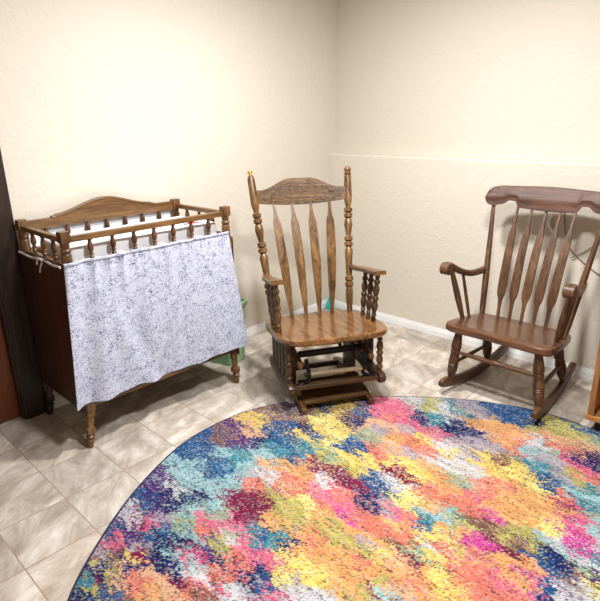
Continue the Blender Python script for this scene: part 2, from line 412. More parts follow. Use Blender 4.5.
# the soft rug does not lie perfectly round: (degrees, radius) along its rim
RIM = [(0, 1.2), (40, 1.2), (81.4, 1.228), (90.3, 1.229), (97.0, 1.217), (103.8, 1.19), (113.5, 1.162), (123.9, 1.136), (134.8, 1.131), (145.6, 1.157), (156.1, 1.195), (163.9, 1.221), (171.8, 1.24), (178.9, 1.237), (188.2, 1.23), (200.5, 1.194), (211.8, 1.18), (220.9, 1.18), (232.3, 1.203), (270, 1.2), (360, 1.2)]
RIMA = np.array([a for a, r in RIM]); RIMR = np.array([r for a, r in RIM])
_g = np.arange(0, 360, 1.0); _r = np.interp(_g, RIMA, RIMR)
for _ in range(12): _r = (np.roll(_r, 1)+_r+np.roll(_r, -1))/3
def rim(deg): return np.interp(np.mod(deg, 360), np.append(_g, 360), np.append(_r, _r[0]))
SEEDS = """-1166,-91B -1135,-142B -1040,-266A -967,-342A -1105,-192B -945,-228B -985,-114A -922,-108T -942,-409P -1016,-433U -926,-453N -821,-297A -1022,5U -877,-331A -830,-365N -1105,0W -1082,56U -966,68N -1046,89H -1072,190Y -973,254B -983,195B -958,345W -877,392L -802,287B -836,233Y -836,152B -863,19A -751,79B -836,75T -779,160T -844,297N -833,-126A -918,-184B -827,-214A -763,-13O -693,71O -602,38O -618,-66C -743,-91P -715,-173C -668,-199M -751,-275M -593,-147V -610,98M -760,349Y -697,312L -636,312B -609,315B -678,219V -619,220E -586,251Y -522,208V -486,117M -448,116M -533,56P -482,-2K -425,25C -879,524Y -740,516N -796,545W -938,513B -989,453W -1052,368G -1080,288W -789,619B -873,614Y -565,333B -688,697K -631,748K -573,681K -621,690C -522,766N -468,789T -392,832P -359,823N -479,885P -539,887V -620,871P -366,988G -380,961T -296,905O -270,805N -319,798N -451,653K -611,508G -585,449E -675,512H -490,501O -409,519C -404,579Y -446,542C -334,534C -298,620P -225,580Y -254,502P -372,446G -362,354Y -295,367Y -474,252Y -529,251Y -337,174B -370,205B -334,312M -318,253P -510,372C -227,190L -161,267C -118,349O -121,434E -291,439O -123,524P -68,337C -602,578H -515,620G -366,648K -460,418H -199,408O -352,1069G -337,1083B -217,1068B -180,1101B -131,1106B -72,1108N -251,921O -169,909O -97,858O -204,877H -46,849C -199,766G -230,682G -176,625G -174,576P -100,643Y -33,617Y 17,653Y 62,647Y -52,657W -110,634Y 121,656B 142,675B 65,744T 3,841A 43,909P 62,1038H 5,1068V 75,1131V 150,1176B 87,971C 177,896K 233,850K 286,807C 236,902N 209,925N 221,766V 184,759G 234,672A 277,712T 98,824G 0,545C 88,538O -30,430C -39,364K 216,614C 146,592L 302,693A 189,1119E 6,1129V 153,1031H 116,891E -947,-522B -864,-461N -902,-505U -943,-612P -861,-575K -860,-610M -843,-520G -869,-654U -910,-692B -849,-725K -782,-623B -773,-565B -702,-569N -655,-559N -708,-628N -760,-656G -666,-614A -675,-523A -584,-558K -801,-458A -754,-512E -749,-471E -696,-473C -757,-718Y -744,-686M -783,-742N -787,-777W -635,-654N -595,-641N -704,-748N -721,-776H -758,-810V -755,-865M -680,-851B -650,-849B -720,-899V -713,-935N -779,-888T -627,-718H -622,-758C -566,-718H -506,-662M -496,-707H -534,-602P -478,-662C -555,-762O -595,-809W -559,-584A -830,-792G -776,-827N -689,-300M -629,-300M -719,-311M -626,-226M -748,-378A -707,-432K -638,-405K -590,-382K -715,-379E -528,-339T -497,-331B -418,-306T -372,-297N -516,-195V -456,-201V -512,-252O -473,-101L -375,-232O -325,-151V -285,-169V -378,-91O -418,-74C -403,-13K -511,-425K -453,-404K -431,-447K -387,-418K -569,-446P -562,-419E -576,-486V -602,-510U -512,-522N -462,-488C -478,-561C -389,-569P -379,-597P -360,-487N -342,-481B -262,-489K -324,-519G -253,-453P -255,-428G -303,-428L -336,-419Y -318,-341Y -245,-345Y -337,-297O -283,-278O -279,-230O -218,-248O -149,-329O -200,-320Y -181,-413P -166,-383P -116,-367P -420,-646W -425,-602K -331,-226C -368,-43X -329,-60X -308,-26C -263,-22C -307,67N -251,88G -227,87K -213,155L -180,153L -177,95C -129,216O -93,265C -99,166A -98,130T -49,190A -103,89B -16,281C -16,320C -3,218E 38,256W -271,-101O -223,-92O -254,-167V -196,-166V -200,-104G -177,-15C -137,23C -165,32O -64,42Y -57,62Y -131,-137Y -119,-95Y -95,-40W -25,-51E -25,-82M -17,32P 8,56C 22,136O 22,101L 71,82V 98,139X 119,64C 138,-7C 32,-17Y 79,-32Y 99,-98Y 156,-73O 30,-107O 40,-153C -18,-152O -79,-179O -103,-230O -113,-296O -100,-337O -37,-263M -3,-257A -33,-205V -65,-305V 39,-208H 85,-165O -161,-68O -150,-197C -68,-109H -44,334C 21,370O 77,382O 132,433O 204,446O 248,525O 160,369O 252,417L 72,324X 162,320V 200,320V 140,245V 196,243W 239,269V 64,244W 29,197V 103,144X 142,179M 204,186M 120,96K 156,98O 205,144O 251,157O 284,158O 174,27C 231,52K 286,76O 298,142K 316,66X 280,16C 225,-8C 179,-51C 270,235B 304,235B 332,203B 341,138B 307,270N 344,261N 273,269N 302,328P 257,312A 357,316A 389,315P 280,592K 262,591M 327,452X 357,412X 353,476K 341,514K 355,370X 322,631T 354,584E 409,427P 424,378T 435,270E 407,216W 391,173G 432,185P 467,217L 443,266U 351,73N 396,115P 380,500A 371,563A"""
PAL = dict(N=(26, 40, 98), B=(22, 84, 140), T=(44, 138, 156), A=(146, 192, 198), P=(200, 202, 206), G=(168, 156, 170), M=(132, 22, 72),
           K=(222, 92, 132), X=(208, 50, 150), C=(228, 118, 96), O=(236, 166, 90), H=(226, 172, 130), Y=(242, 206, 92), L=(238, 222, 116),
           V=(186, 176, 84), E=(150, 178, 142), U=(84, 42, 122), W=(140, 98, 80))
def vnoise(rng, X, Y, sx, sy):
    """value noise on a lattice, smooth"""
    g = rng.random((256, 256)); x = X/sx+40; y = Y/sy+40
    xi = np.floor(x).astype(int); yi = np.floor(y).astype(int); fx = x-xi; fy = y-yi
    fx = fx*fx*(3-2*fx); fy = fy*fy*(3-2*fy); xi %= 255; yi %= 255
    return (g[xi, yi]*(1-fx)+g[xi+1, yi]*fx)*(1-fy)+(g[xi, yi+1]*(1-fx)+g[xi+1, yi+1]*fx)*fy-.5
def build_rug():
    rng = np.random.default_rng(5)
    st = .0043; n = int(1.25/st)
    ax = np.arange(-n, n+1)*st
    X, Y = np.meshgrid(ax, ax, indexing='ij')
    X = X+(rng.random(X.shape)-.5)*st*.5; Y = Y+(rng.random(Y.shape)-.5)*st*.5
    ins = np.hypot(X, Y) < rim(np.degrees(np.arctan2(Y, X)))-.006
    px, py, key = [], [], []
    for s in SEEDS.split():
        a, b = s[:-1].split(','); px.append(int(a)/1000); py.append(int(b)/1000); key.append(s[-1])
    px += [-a for a in px]; py += [-b for b in py]; key += key      # the unseen half repeats, turned round
    m = len(px)//2
    px, py = np.array(px), np.array(py)
    keep = np.ones(len(px), bool)
    # a mirrored tuft patch stays only where no first-hand one is near
    for k in range(m, 2*m):
        if np.min(np.hypot(px[:m]-px[k], py[:m]-py[k])) < .09: keep[k] = False
    px, py = px[keep], py[keep]; cols = np.array([PAL[k] for k, q in zip(key, keep) if q])/255.
    lin = np.where(cols <= .04045, cols/12.92, ((cols+.055)/1.055)**2.4)
    th = math.radians(-8); ct, sn = math.cos(th), math.sin(th)
    U = X*ct+Y*sn; V = -X*sn+Y*ct; su = px*ct+py*sn; sv = -px*sn+py*ct
    wu = U+.075*vnoise(rng, U, V, .07, .035)+.05*vnoise(rng, U, V, .025, .011)+.022*vnoise(rng, U, V, .01, .006)
    wv = V+.055*vnoise(rng, U, V, .08, .04)+.034*vnoise(rng, U, V, .03, .012)+.014*vnoise(rng, U, V, .011, .006)
    wu = wu+rng.normal(0, .011, X.shape)*(rng.random(X.shape) < .5); wv = wv+rng.normal(0, .007, X.shape)*(rng.random(X.shape) < .5)
    idx = np.zeros(X.shape, int); sec = np.zeros(X.shape, int)
    for i in range(X.shape[0]):
        D = ((wu[i][:, None]-su)*.72)**2+(wv[i][:, None]-sv)**2
        pr = np.argpartition(D, 3, axis=1)[:, :4]; dd = np.take_along_axis(D, pr, 1); od = np.argsort(dd, 1); pr = np.take_along_axis(pr, od, 1)
        idx[i] = pr[:, 0]; sec[i] = pr[np.arange(len(pr)), 1+rng.integers(0, 3, len(pr))]
    mixm = (rng.random(X.shape) < .14+.75*np.clip(vnoise(rng, U, V, .055, .02)+.08, 0, 1))
    idx = np.where(mixm, sec, idx)
    col = lin[idx]
    r = rng.random(X.shape)
    strk = vnoise(rng, U, V, .045, .0075); strk2 = vnoise(rng, U, V, .1, .02)
    dark = (r < .07) | ((strk > .3) & (r < .5))
    tone = np.where(rng.random(X.shape)[..., None] < .5, np.array([.035, .03, .05]), np.array([.10, .05, .045]))
    col = np.where(dark[..., None], col*.22+tone*.5, col)
    pale = (r > .90) | ((strk < -.36) & (r > .6))
    col = np.where(pale[..., None], col*.5+.5*np.array([.62, .56, .52]), col)
    grey = col.mean(2, keepdims=True)
    col = col*.88+grey*.12*np.array([1.05, 1, .93])
    col = col*(.72+.42*rng.random(X.shape)+.35*strk2)[..., None]*RUGK
    Z = .0095+.0028*rng.random(X.shape)
    num = -np.ones(X.shape, int); num[ins] = np.arange(ins.sum())
    verts = np.stack([X[ins], Y[ins], Z[ins]], 1)
    a, b, c, d = num[:-1, :-1], num[1:, :-1], num[1:, 1:], num[:-1, 1:]
    ok = (a >= 0) & (b >= 0) & (c >= 0) & (d >= 0)
    faces = np.stack([a[ok], b[ok], c[ok], d[ok]], 1)
    me = bpy.data.meshes.new('pile')
    me.vertices.add(len(verts)); me.vertices.foreach_set('co', verts.ravel())
    me.loops.add(faces.size); me.loops.foreach_set('vertex_index', faces.ravel().astype(np.int32))
    me.polygons.add(len(faces)); me.polygons.foreach_set('loop_start', np.arange(0, faces.size, 4, dtype=np.int32))
    me.update(calc_edges=True); me.validate()
    at = me.color_attributes.new('Yarn', 'FLOAT_COLOR', 'POINT')
    at.data.foreach_set('color', np.concatenate([col[ins], np.ones((ins.sum(), 1))], 1).ravel().astype(np.float32))
    me.materials.append(M_rug)
    t = thing('round_rug', 'large round rug with a multicoloured abstract paint-splash pattern on the tile floor', 'rug', (RC[0], RC[1], 0))
    o = bpy.data.objects.new('pile', me); C.objects.link(o); o.parent = t
    bm = bmesh.new()
    seg = 180; ring = []
    for (dr, z) in ((-.012, .001), (0, .001), (.003, .004), (.002, .008), (-.003, .0105), (-.012, .0095)):
        ring.append([bm.verts.new(((float(rim(360*k/seg))+dr)*math.cos(2*PI*k/seg), (float(rim(360*k/seg))+dr)*math.sin(2*PI*k/seg), z)) for k in range(seg)])
    for p, q in zip(ring, ring[1:]+ring[:1]):
        for k in range(seg): bm.faces.new((p[k], p[(k+1) % seg], q[(k+1) % seg], q[k]))
    e = link_mesh('binding', bm, M_bind, t); e['label'] = 'dark navy edge binding'
    bm = bmesh.new(); bmesh.ops.create_circle(bm, cap_ends=True, radius=RR-.006, segments=180)
    for v in bm.verts:
        k = float(rim(math.degrees(math.atan2(v.co.y, v.co.x))))/RR
        v.co.x *= k; v.co.y *= k; v.co.z = .0015
    link_mesh('backing', bm, M_bind, t)
RUGK = .7
build_rug()
RT = .0125       # rug top

# ------------------------------------------------------------------ crib / changing table
def crib():
    Y0, Y1 = -2.25, -1.397; X0, X1 = .044, .502
    YM = (Y0+Y1)/2; XM = (X0+X1)/2
    t = thing('baby_crib', 'small wooden crib with spindle rails and dark closed end, skirted in printed cloth', 'crib', (XM, YM, 0))
    hx, hy = (X1-X0)/2, (Y1-Y0)/2
    sp = [(0, .6), (.06, .9), (.1, .55), (.2, .75), (.34, 1.0), (.46, 1.05), (.56, .8), (.62, .5), (.66, .85), (.7, .85), (.74, .5), (.84, .9), (.92, .7), (1, .55)]
    for sx in (-1, 1):
        for sy in (-1, 1):
            x, y = sx*hx, sy*hy
            b = bmesh.new()
            box(b, x-.022, x+.022, y-.022, y+.022, .972, 1.022, .006)
            lathe(b, (x, y, .862), (x, y, .974), [(0, .02), (.3, .021), (.5, .022), (.58, .017), (.64, .022), (.7, .022), (.76, .016), (.84, .019), (1, .02)], 16)
            box(b, x-.019, x+.019, y-.019, y+.019, .186, .866, .003)
            o = link_mesh('post', b, M_crib_z, t)
            b = bmesh.new()
            yl = y+sy*(.028 if sy < 0 else .012)
            lathe(b, (x, y, .19), (x, (y+yl)/2, .095), [(0, .02), (.2, .02), (.28, .023), (.36, .016), (.6, .018), (.84, .014), (.96, .02)], 16)
            ym = y+(yl-y)*.55
            box(b, x-.02, x+.02, ym-.02, ym+.02, .07, .102, .005)
            lathe(b, (x, ym, .072), (x, yl, 0), [(0, .018), (.1, .014), (.2, .021), (.3, .021), (.38, .016), (.48, .02), (.55, .017), (.95, .015), (1, .013)], 16)
            link_mesh('leg', b, M_crib_z if sx > 0 else M_casing, t)
    # front rail and end rails
    b = bmesh.new(); box(b, hx-.016, hx+.016, -hy+.02, hy-.02, .972, .998, .006); link_mesh('top_rail', b, M_crib_y, t)
    for sy in (-1, 1):
        b = bmesh.new(); box(b, -hx+.02, hx-.02, sy*hy-.014, sy*hy+.014, .972, .996, .006); link_mesh('top_rail', b, M_crib_x, t)
    # lower rails
    b = bmesh.new(); box(b, hx-.014, hx+.014, -hy+.02, hy-.02, .852, .882, .004); link_mesh('lower_rail', b, M_crib_y, t)
    b = bmesh.new(); box(b, -hx-.012, -hx+.012, -hy+.02, hy-.02, .852, .882, .004); link_mesh('lower_rail', b, M_crib_y, t)
    for sy in (-1, 1):
        b = bmesh.new(); box(b, -hx+.02, hx-.02, sy*hy-.014, sy*hy+.014, .852, .88, .004); link_mesh('lower_rail', b, M_crib_x, t)
    # back board with its arch
    def top(u):
        y = -hy+.02+u*(2*hy-.04); a = abs(y)
        s = 1.012
        if a < .27: s += .006
        if a < .27: s += .058*ease(max(0, 1-a/.27))
        return y, s
    b = bmesh.new()
    sheet(b, 80, 6, lambda u, v: (-hx+.012, top(u)[0], .967+(top(u)[1]-.967)*v), lambda u, v: (-.022, 0, 0))
    o = link_mesh('headboard', b, M_crib_y, t); o['label'] = 'back rail rising to a low arch'
    b = bmesh.new()
    sweep(b, [Vector((-hx, top(u)[0], top(u)[1]+.001)) for u in [k/60 for k in range(61)] if abs(top(u)[0]) < .285], (.032, .012))
    link_mesh('moulding', b, M_crib_y, o)
    # spindles
    for k in range(7):
        y = -hy+.109+k*.1055
        b = bmesh.new(); lathe(b, (hx, y, .975), (hx, y, .878), [(a, r*.0125) for a, r in sp], 12); link_mesh('spindle', b, M_crib_dz, t)
        b = bmesh.new(); lathe(b, (-hx, y, .97), (-hx, y, .878), [(a, r*.0125) for a, r in sp], 12); link_mesh('spindle', b, M_crib_dz, t)
    for sy in (-1, 1):
        for k in range(3):
            x = -hx+.115+k*.114
            b = bmesh.new(); lathe(b, (x, sy*hy, .975), (x, sy*hy, .876), [(a, r*.0125) for a, r in sp], 12); link_mesh('spindle', b, M_crib_z, t)
    # closed ends, front and back, floor board
    for sy in (-1, 1):
        b = bmesh.new(); box(b, -hx-.0215, hx+.02, sy*(hy+.019) if sy > 0 else -hy-.028, sy*hy+.028 if sy > 0 else -hy-.019, .178, .858, .003)
        o = link_mesh('end_panel', b, M_panel, t); o['label'] = 'dark mahogany closed end panel'
    b = bmesh.new(); box(b, hx-.012, hx+.006, -hy+.02, hy-.02, .2, .855, .003); link_mesh('front_panel', b, M_crib_y, t)
    b = bmesh.new(); box(b, -hx-.01, -hx+.008, -hy+.02, hy-.02, .2, .855, .003); link_mesh('back_panel', b, M_crib_y, t)
    b = bmesh.new(); box(b, -hx+.01, hx-.012, -hy+.01, hy-.01, .79, .802, .002); link_mesh('mattress_board', b, M_crib_y, t)
    b = bmesh.new(); box(b, -hx+.01, hx-.012, -hy+.01, hy-.01, .205, .218, .002); link_mesh('floor_board', b, M_crib_y, t)
    b = bmesh.new(); sheet(b, 40, 4, lambda u, v: (-hx-.0145, -hy+.03+u*(2*hy-.06), .87+.11*v), lambda u, v: (-.003, 0, 0))
    q = link_mesh('back_liner', b, M_pad, t); q['label'] = 'white cloth liner behind the back spindles'
    # mattress on the board
    mt = thing('crib_mattress', 'thick white crib mattress showing above the spindle rails', 'mattress', (.285, YM, .803))
    b = bmesh.new(); box(b, -.15, .18, -hy+.035, hy-.026, 0, .137, .02, 4)
    bmesh.ops.subdivide_edges(b, edges=[e for e in b.edges if e.calc_length() > .1], cuts=10, use_grid_fill=True)
    for v in b.verts:
        f = min(1, v.co.z/.1); v.co.z += f*.003*math.sin(v.co.y*15+1)*math.cos(v.co.x*13)
        if abs(v.co.y) < hy-.06: v.co.x += .004*math.sin(v.co.y*31)*(1 if v.co.x > .1 else 0)
    o = link_mesh('cover', b, M_pad, mt)
    for (x0, y0, w) in ((.03, .26, .05), (.02, .285, .07), (.045, .31, .04), (.01, .33, .05), (.03, .35, .03)):
        b = bmesh.new(); box(b, x0, x0+.012, y0, y0+w*.5, .1365, .1425)
        q = link_mesh('printed_mark', b, M_ink, mt, False); q['label'] = 'small dark printed mark'
    for (x0, y0, w) in ((.115, .235, .095), (.1, .27, .04)):
        b = bmesh.new(); box(b, x0, x0+.009, y0, y0+w, .1365, .1425)
        q = link_mesh('printed_mark', b, M_red, mt, False); q['label'] = 'short red printed stripe'

crib()

def skirt():
    t = thing('cloth_skirt', 'white and grey-blue printed cloth hung over the front of the crib', 'cloth', (.52, -1.82, 0))
    Yl0, Yr0, Yl1, Yr1 = -2.279, -1.402, -2.33, -1.317
    rng = random.Random(3)
    fold = [(rng.uniform(0, 1), rng.uniform(.012, .03), rng.uniform(.4, 1)) for _ in range(26)]
    def fn(u, v):
        # u along the rail, v down the drop; the cloth wraps round the left post for a short way
        yt = Yl0+(Yr0-Yl0)*u; yb = Yl1+(Yr1-Yl1)*u
        y = yt+(yb-yt)*v
        zt = .89
        zb = .231+.005*math.sin(u*9)+.003*math.sin(u*23+1)
        z = zt+(zb-zt)*v
        x = .525+.012*v
        amp = .019*(1-u*.82)*(.4+.6*v)
        x += amp*(math.sin(u*46+v*1.5)*.6+math.sin(u*27+2*v+1)*.7)+.012*v*math.sin(u*8+.6)
        g = max(0, 1-v*3.0)
        for c, w, h in fold:
            x += .011*h*g*math.exp(-((u-c)/w)**2*3)*(1.15-u)
        # big diagonal crease at the lower left
        x += .012*math.exp(-((u-.12-.25*v)/.05)**2)*v-.010*math.exp(-((u-.2-.25*v)/.05)**2)*v
        return (x-.52, y+1.82, z)
    bm = bmesh.new()
    sheet(bm, 150, 70, fn, lambda u, v: (-.0022, 0, 0))
    uv = bm.loops.layers.uv.new('UVMap')
    for f in bm.faces:
        for l in f.loops: l[uv].uv = (l.vert.co.y, l.vert.co.z)
    link_mesh('drape', bm, M_fabric, t, True, 70)
    bm = bmesh.new()
    sweep(bm, [Vector(fn(k/60, 0))+Vector((0, 0, -.003)) for k in range(61)], (.009, .012))
    uv = bm.loops.layers.uv.new('UVMap')
    for f in bm.faces:
        for l in f.loops: l[uv].uv = (l.vert.co.y, l.vert.co.z)
    link_mesh('casing_hem', bm, M_fabric, t)
    # the tape that ties it round the end of the crib
    bm = bmesh.new()
    path = smooth_path([(.512, -2.287, .876), (.42, -2.284, .872), (.3, -2.283, .878), (.18, -2.283, .868), (.09, -2.282, .872), (.045, -2.283, .872)], 40)
    sweep(bm, [p-Vector((.52, -1.82, 0)) for p in path], (.005, .009))
    path = smooth_path([(.3, -2.286, .878), (.33, -2.289, .87), (.31, -2.291, .85), (.285, -2.29, .815)], 16)
    sweep(bm, [p-Vector((.52, -1.82, 0)) for p in path], (.004, .009))
    path = smooth_path([(.3, -2.286, .878), (.28, -2.29, .872), (.27, -2.292, .85)], 10)
    sweep(bm, [p-Vector((.52, -1.82, 0)) for p in path], (.004, .008))
    o = link_mesh('tie', bm, M_tie, t); o['label'] = 'white tape tie with a loose end'
skirt()

# ------------------------------------------------------------------ green bin beside the crib
def bin_():
    t = thing('waste_bin', 'pale green plastic bin against the wall, half hidden by the crib cloth', 'bin', (.2, -1.222, 0), math.radians(15))
    def outl(hx, hy, r, n=6):
        o = []
        for cx, cy, a0 in ((hx-r, hy-r, 0), (-hx+r, hy-r, PI/2), (-hx+r, -hy+r, PI), (hx-r, -hy+r, 1.5*PI)):
            for k in range(n+1):
                a = a0+PI/2*k/n; o.append((cx+r*math.cos(a), cy+r*math.sin(a)))
        return o
    bm = bmesh.new()
    levels = [(.096, .075, 0), (.1, .08, .004), (.11, .098, .34), (.11, .098, .342), (.106, .094, .342), (.096, .076, .008)]
    R = []
    for hx, hy, z in levels: R.append([bm.verts.new((x, y, z)) for x, y in outl(hx, hy, .03)])
    n = len(R[0])
    for a, b in zip(R, R[1:]):
        for k in range(n): bm.faces.new((a[k], a[(k+1) % n], b[(k+1) % n], b[k]))
    bm.faces.new(R[0][::-1]); bm.faces.new(R[-1])
    link_mesh('tub', bm, M_bin, t)
    bm = bmesh.new(); R = []
    for hx, hy, z in [(.109, .097, .345), (.121, .113, .36), (.124, .116, .384), (.12, .112, .388), (.11, .102, .388), (.105, .093, .35)]:
        R.append([bm.verts.new((x, y, z)) for x, y in outl(hx, hy, .034)])
    for a, b in zip(R, R[1:]+R[:1]):
        for k in range(n): bm.faces.new((a[k], a[(k+1) % n], b[(k+1) % n], b[k]))
    link_mesh('rim', bm, M_bin, t)
bin_()

# teal thing in the corner
bm = bmesh.new()
lathe(bm, (.048, -.05, .001), (.048, -.05, .098), [(0, .03), (.06, .032), (.2, .03), (.5, .022), (.8, .012), (.95, .006), (1, .003)], 20)
tag(link_mesh('teal_cone', bm, M_teal), 'small teal plastic cone standing in the corner of the room', 'cone')

# ------------------------------------------------------------------ glider chair
def glider():
    t = thing('glider_chair', 'golden oak glider rocking chair with carved crest and a sled base, in the corner', 'chair', (.908, -1.1, 0), 1.032)
    seat = lambda y: .393-.111*y
    TH = .032
    # --- seat
    out = []
    ctrl = [(0, -.318), (.13, -.317), (.212, -.303), (.262, -.264), (.29, -.195), (.296, -.08), (.298, .05), (.288, .14), (.255, .205), (.17, .235), (0, .245)]
    ctrl = ctrl+[(-x, y) for x, y in ctrl[-2:0:-1]]
    cc = smooth_path([(x, y, 0) for x, y in ctrl]+[(0, -.335, 0)], 81)[:-1]
    out = [(p.x+.004, p.y) for p in cc]
    bm = bmesh.new()
    dish = lambda x, y, k: seat(y)-k
    slab(bm, out, [(.2, lambda x, y: seat(y)-TH), (.008, lambda x, y: seat(y)-TH), (0, lambda x, y: seat(y)-TH+.007), (0, lambda x, y: seat(y)-.008), (.003, lambda x, y: seat(y)-.002), (.009, lambda x, y: seat(y)), (.05, lambda x, y: seat(y)-.001), (.09, lambda x, y: seat(y)-.005), (.15, lambda x, y: seat(y)-.007), (.22, lambda x, y: seat(y)-.007)])
    link_mesh('seat', bm, M_oak_seat, t, True, 35)
    # --- back posts
    def bp(tt, sx): return Vector((sx*.225, .17, seat(.17)-.02)).lerp(Vector((sx*.286, .398, 1.165)), tt)
    pm = [(0, .75), (.06, .8), (.1, 1.0), (.16, 1.08), (.19, .85), (.197, 1.18), (.222, 1.18), (.229, .72), (.238, 1.15), (.262, 1.15), (.272, .72), (.29, .88), (.36, .95), (.44, 1.18), (.456, .95), (.468, .7), (.476, 1.2), (.498, 1.2), (.506, .72), (.514, 1.18), (.536, 1.18), (.545, .68), (.58, .9), (.62, 1.2), (.655, 1.02), (.664, .7), (.672, 1.18), (.694, 1.18), (.702, .72), (.71, 1.18), (.73, 1.18), (.74, .68), (.765, .9), (.785, 1.08), (.80, 1.12), (.955, 1.0)]
    for sx in (-1, 1):
        bm = bmesh.new()
        fin = [(.96, .65), (.965, 1.0), (.974, 1.0), (.979, .62), (.986, .9), (.995, 1.02), (1.004, .98), (1.012, .72), (1.018, .25)] if sx > 0 else [(.965, .9), (.98, .72), (.985, .5)]
        lathe(bm, bp(0, sx), bp(1, sx), [(a, r*.0205) for a, r in pm+fin], 20)
        o = link_mesh('back_post', bm, M_oak_z, t)
        if sx < 0:
            bm = bmesh.new(); lathe(bm, bp(.985, sx), bp(1.01, sx), [(0, .008), (.5, .008), (.6, .015), (1, .015)], 10)
            q = link_mesh('post_cap', bm, M_brass, o); q['label'] = 'yellow stub where the round finial is missing'
    # --- crest
    def cz(tt): return bp(tt, 1)
    def crest(u, v):
        x = (u*2-1); a = abs(x)
        bow = .022*(1-x*x)
        lo = .982+.02*a**2; 
        hi = 1.07+.055*ease(max(0, min(1, (.86-a)/.66)))
        z = lo+(hi-lo)*v
        tt = (z-cz(0).z)/(cz(1).z-cz(0).z); p = bp(tt, 1)
        return (x*(p.x-.012), p.y+bow-.012, z)
    bm = bmesh.new(); sheet(bm, 60, 14, crest, lambda u, v: (0, .024, 0))
    def on_face(x, v):          # a point a hair proud of the crest's front; x in -1..1
        return Vector(crest((x+1)/2, v))+Vector((0, -.0006, 0))
    def scroll(cx, cv, r, a0, turns, hand, tail):
        P = []
        for k in range(34):
            q = k/33; a = a0+hand*q*turns*2*PI; rr = r*(1-.86*q)
            P.append((cx+rr*math.cos(a)/.27, cv+rr*math.sin(a)/.115))
        P = [(P[0][0]+tail[0]*(1-j/5), P[0][1]+tail[1]*(1-j/5)**1.5) for j in range(5)]+P
        for sg in (-1, 1):
            Q = [on_face(sg*x, min(.95, max(.05, v))) for x, v in P]
            sweep(bm, Q, [(.0026+.0022*(1-i/len(Q)), .0045) for i in range(len(Q))], up=(0, 1, 0), rnd=.4, n=3)
    for args in ((.1, .62, .024, 0, 1.7, 1, (.02, -.3)), (.1, .22, .019, PI, 1.6, 1, (-.02, .3)), (.3, .5, .026, PI/2, 1.7, -1, (-.15, .1)),
                 (.26, .16, .014, 0, 1.4, 1, (.15, .1)), (.48, .34, .024, PI, 1.7, 1, (-.1, .35)), (.47, .74, .014, 0, 1.4, -1, (.12, -.1)),
                 (.64, .52, .019, PI/2, 1.6, -1, (-.1, .2)), (.7, .2, .013, 0, 1.3, 1, (-.2, -.02)), (.83, .42, .016, PI, 1.5, 1, (-.1, .3)), (.16, .88, .01, 0, 1.2, 1, (.16, -.06))):
        scroll(*args)
    o = link_mesh('crest_rail', bm, M_carve, t); o['label'] = 'crest rail carved with leafy scrolls'
    # --- splats
    wt = [(0, .0095), (.06, .0095), (.16, .014), (.3, .0205), (.5, .0245), (.72, .0235), (.83, .0215), (.89, .011), (.94, .0075), (1, .007)]
    for k in range(4):
        s = -1.5+k
        a = Vector((s*.079-.004, .165-.02*(abs(s) < 1), seat(.16)-.006)); b = Vector((s*.109-.004, .352+.012*(abs(s) < 1), .992))
        def fn(u, v, a=a, b=b):
            p = a.lerp(b, v); w = interp(wt, v)*1.03
            bow = -.02*math.sin(v*PI)
            return (p.x+(u*2-1)*w, p.y+bow-.006, p.z)
        bm = bmesh.new(); sheet(bm, 6, 40, fn, lambda u, v: (0, .012, .002)); link_mesh('splat', bm, M_oak_z, t)
    # --- arms and their spindles
    am = [(0, .6), (.05, .85), (.12, .6), (.16, .95), (.2, .6), (.28, .95), (.36, 1.1), (.42, .85), (.45, .65), (.48, 1.05), (.53, 1.05), (.56, .65), (.62, .95), (.7, 1.1), (.76, .85), (.8, .6), (.83, 1.0), (.88, 1.0), (.91, .6), (.96, .8), (1, .7)]
    for sx in (-1, 1):
        pts = smooth_path([(sx*.252, .232, .628), (sx*.262, .16, .634), (sx*.276, .08, .646), (sx*.276, -.02, .662), (sx*.272, -.1, .676), (sx*.272, -.148, .684)], 26)
        ws = [(interp([(0, .03), (.25, .046), (.5, .058), (.75, .066), (1, .07)], k/25), .022) for k in range(26)]
        bm = bmesh.new(); sweep(bm, pts, ws, rnd=.3); link_mesh('armrest', bm, M_oak_y, t)
        for y, ty in ((-.102, -.115), (-.03, -.03), (.05, .055)):
            x = sx*.258
            zt = .676-(ty+.1)*.165-.012
            bm = bmesh.new(); lathe(bm, (x, y, seat(y)-.004), (sx*.273, ty, zt), [(a, r*.0162) for a, r in am], 14)
            link_mesh('arm_spindle', bm, M_oak_z if sx < 0 else M_oakd_z, t)
    # --- seat frame below: lower side rails hung on slats and a turned front post
    for sx in (-1, 1):
        x = sx*.245
        bm = bmesh.new()
        pts = [(x, -.285, .15), (x, -.27, .15), (x, -.22, .148), (x, -.1, .142), (x, .05, .136), (x, .15, .134), (x, .17, .134)]
        sweep(bm, pts, [(.036, .03), (.04, .056), (.04, .062), (.04, .06), (.04, .06), (.04, .056), (.036, .03)], rnd=.3)
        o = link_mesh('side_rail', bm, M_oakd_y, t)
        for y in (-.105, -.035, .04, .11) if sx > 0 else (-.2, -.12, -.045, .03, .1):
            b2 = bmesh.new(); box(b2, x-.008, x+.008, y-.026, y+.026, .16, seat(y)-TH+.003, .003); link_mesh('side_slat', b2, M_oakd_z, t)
        b2 = bmesh.new()
        lathe(b2, (sx*.248, -.225, seat(-.225)-TH+.003), (x, -.235, .17), [(a, r*.017) for a, r in am], 14)
        link_mesh('front_post', b2, M_oak_z if sx > 0 else M_oakd_z, t)
    bm = bmesh.new(); bar(bm, (-.235, -.25, .155), (.235, -.25, .15), .035, .024); link_mesh('cross_rail', bm, M_oakd_x, t)
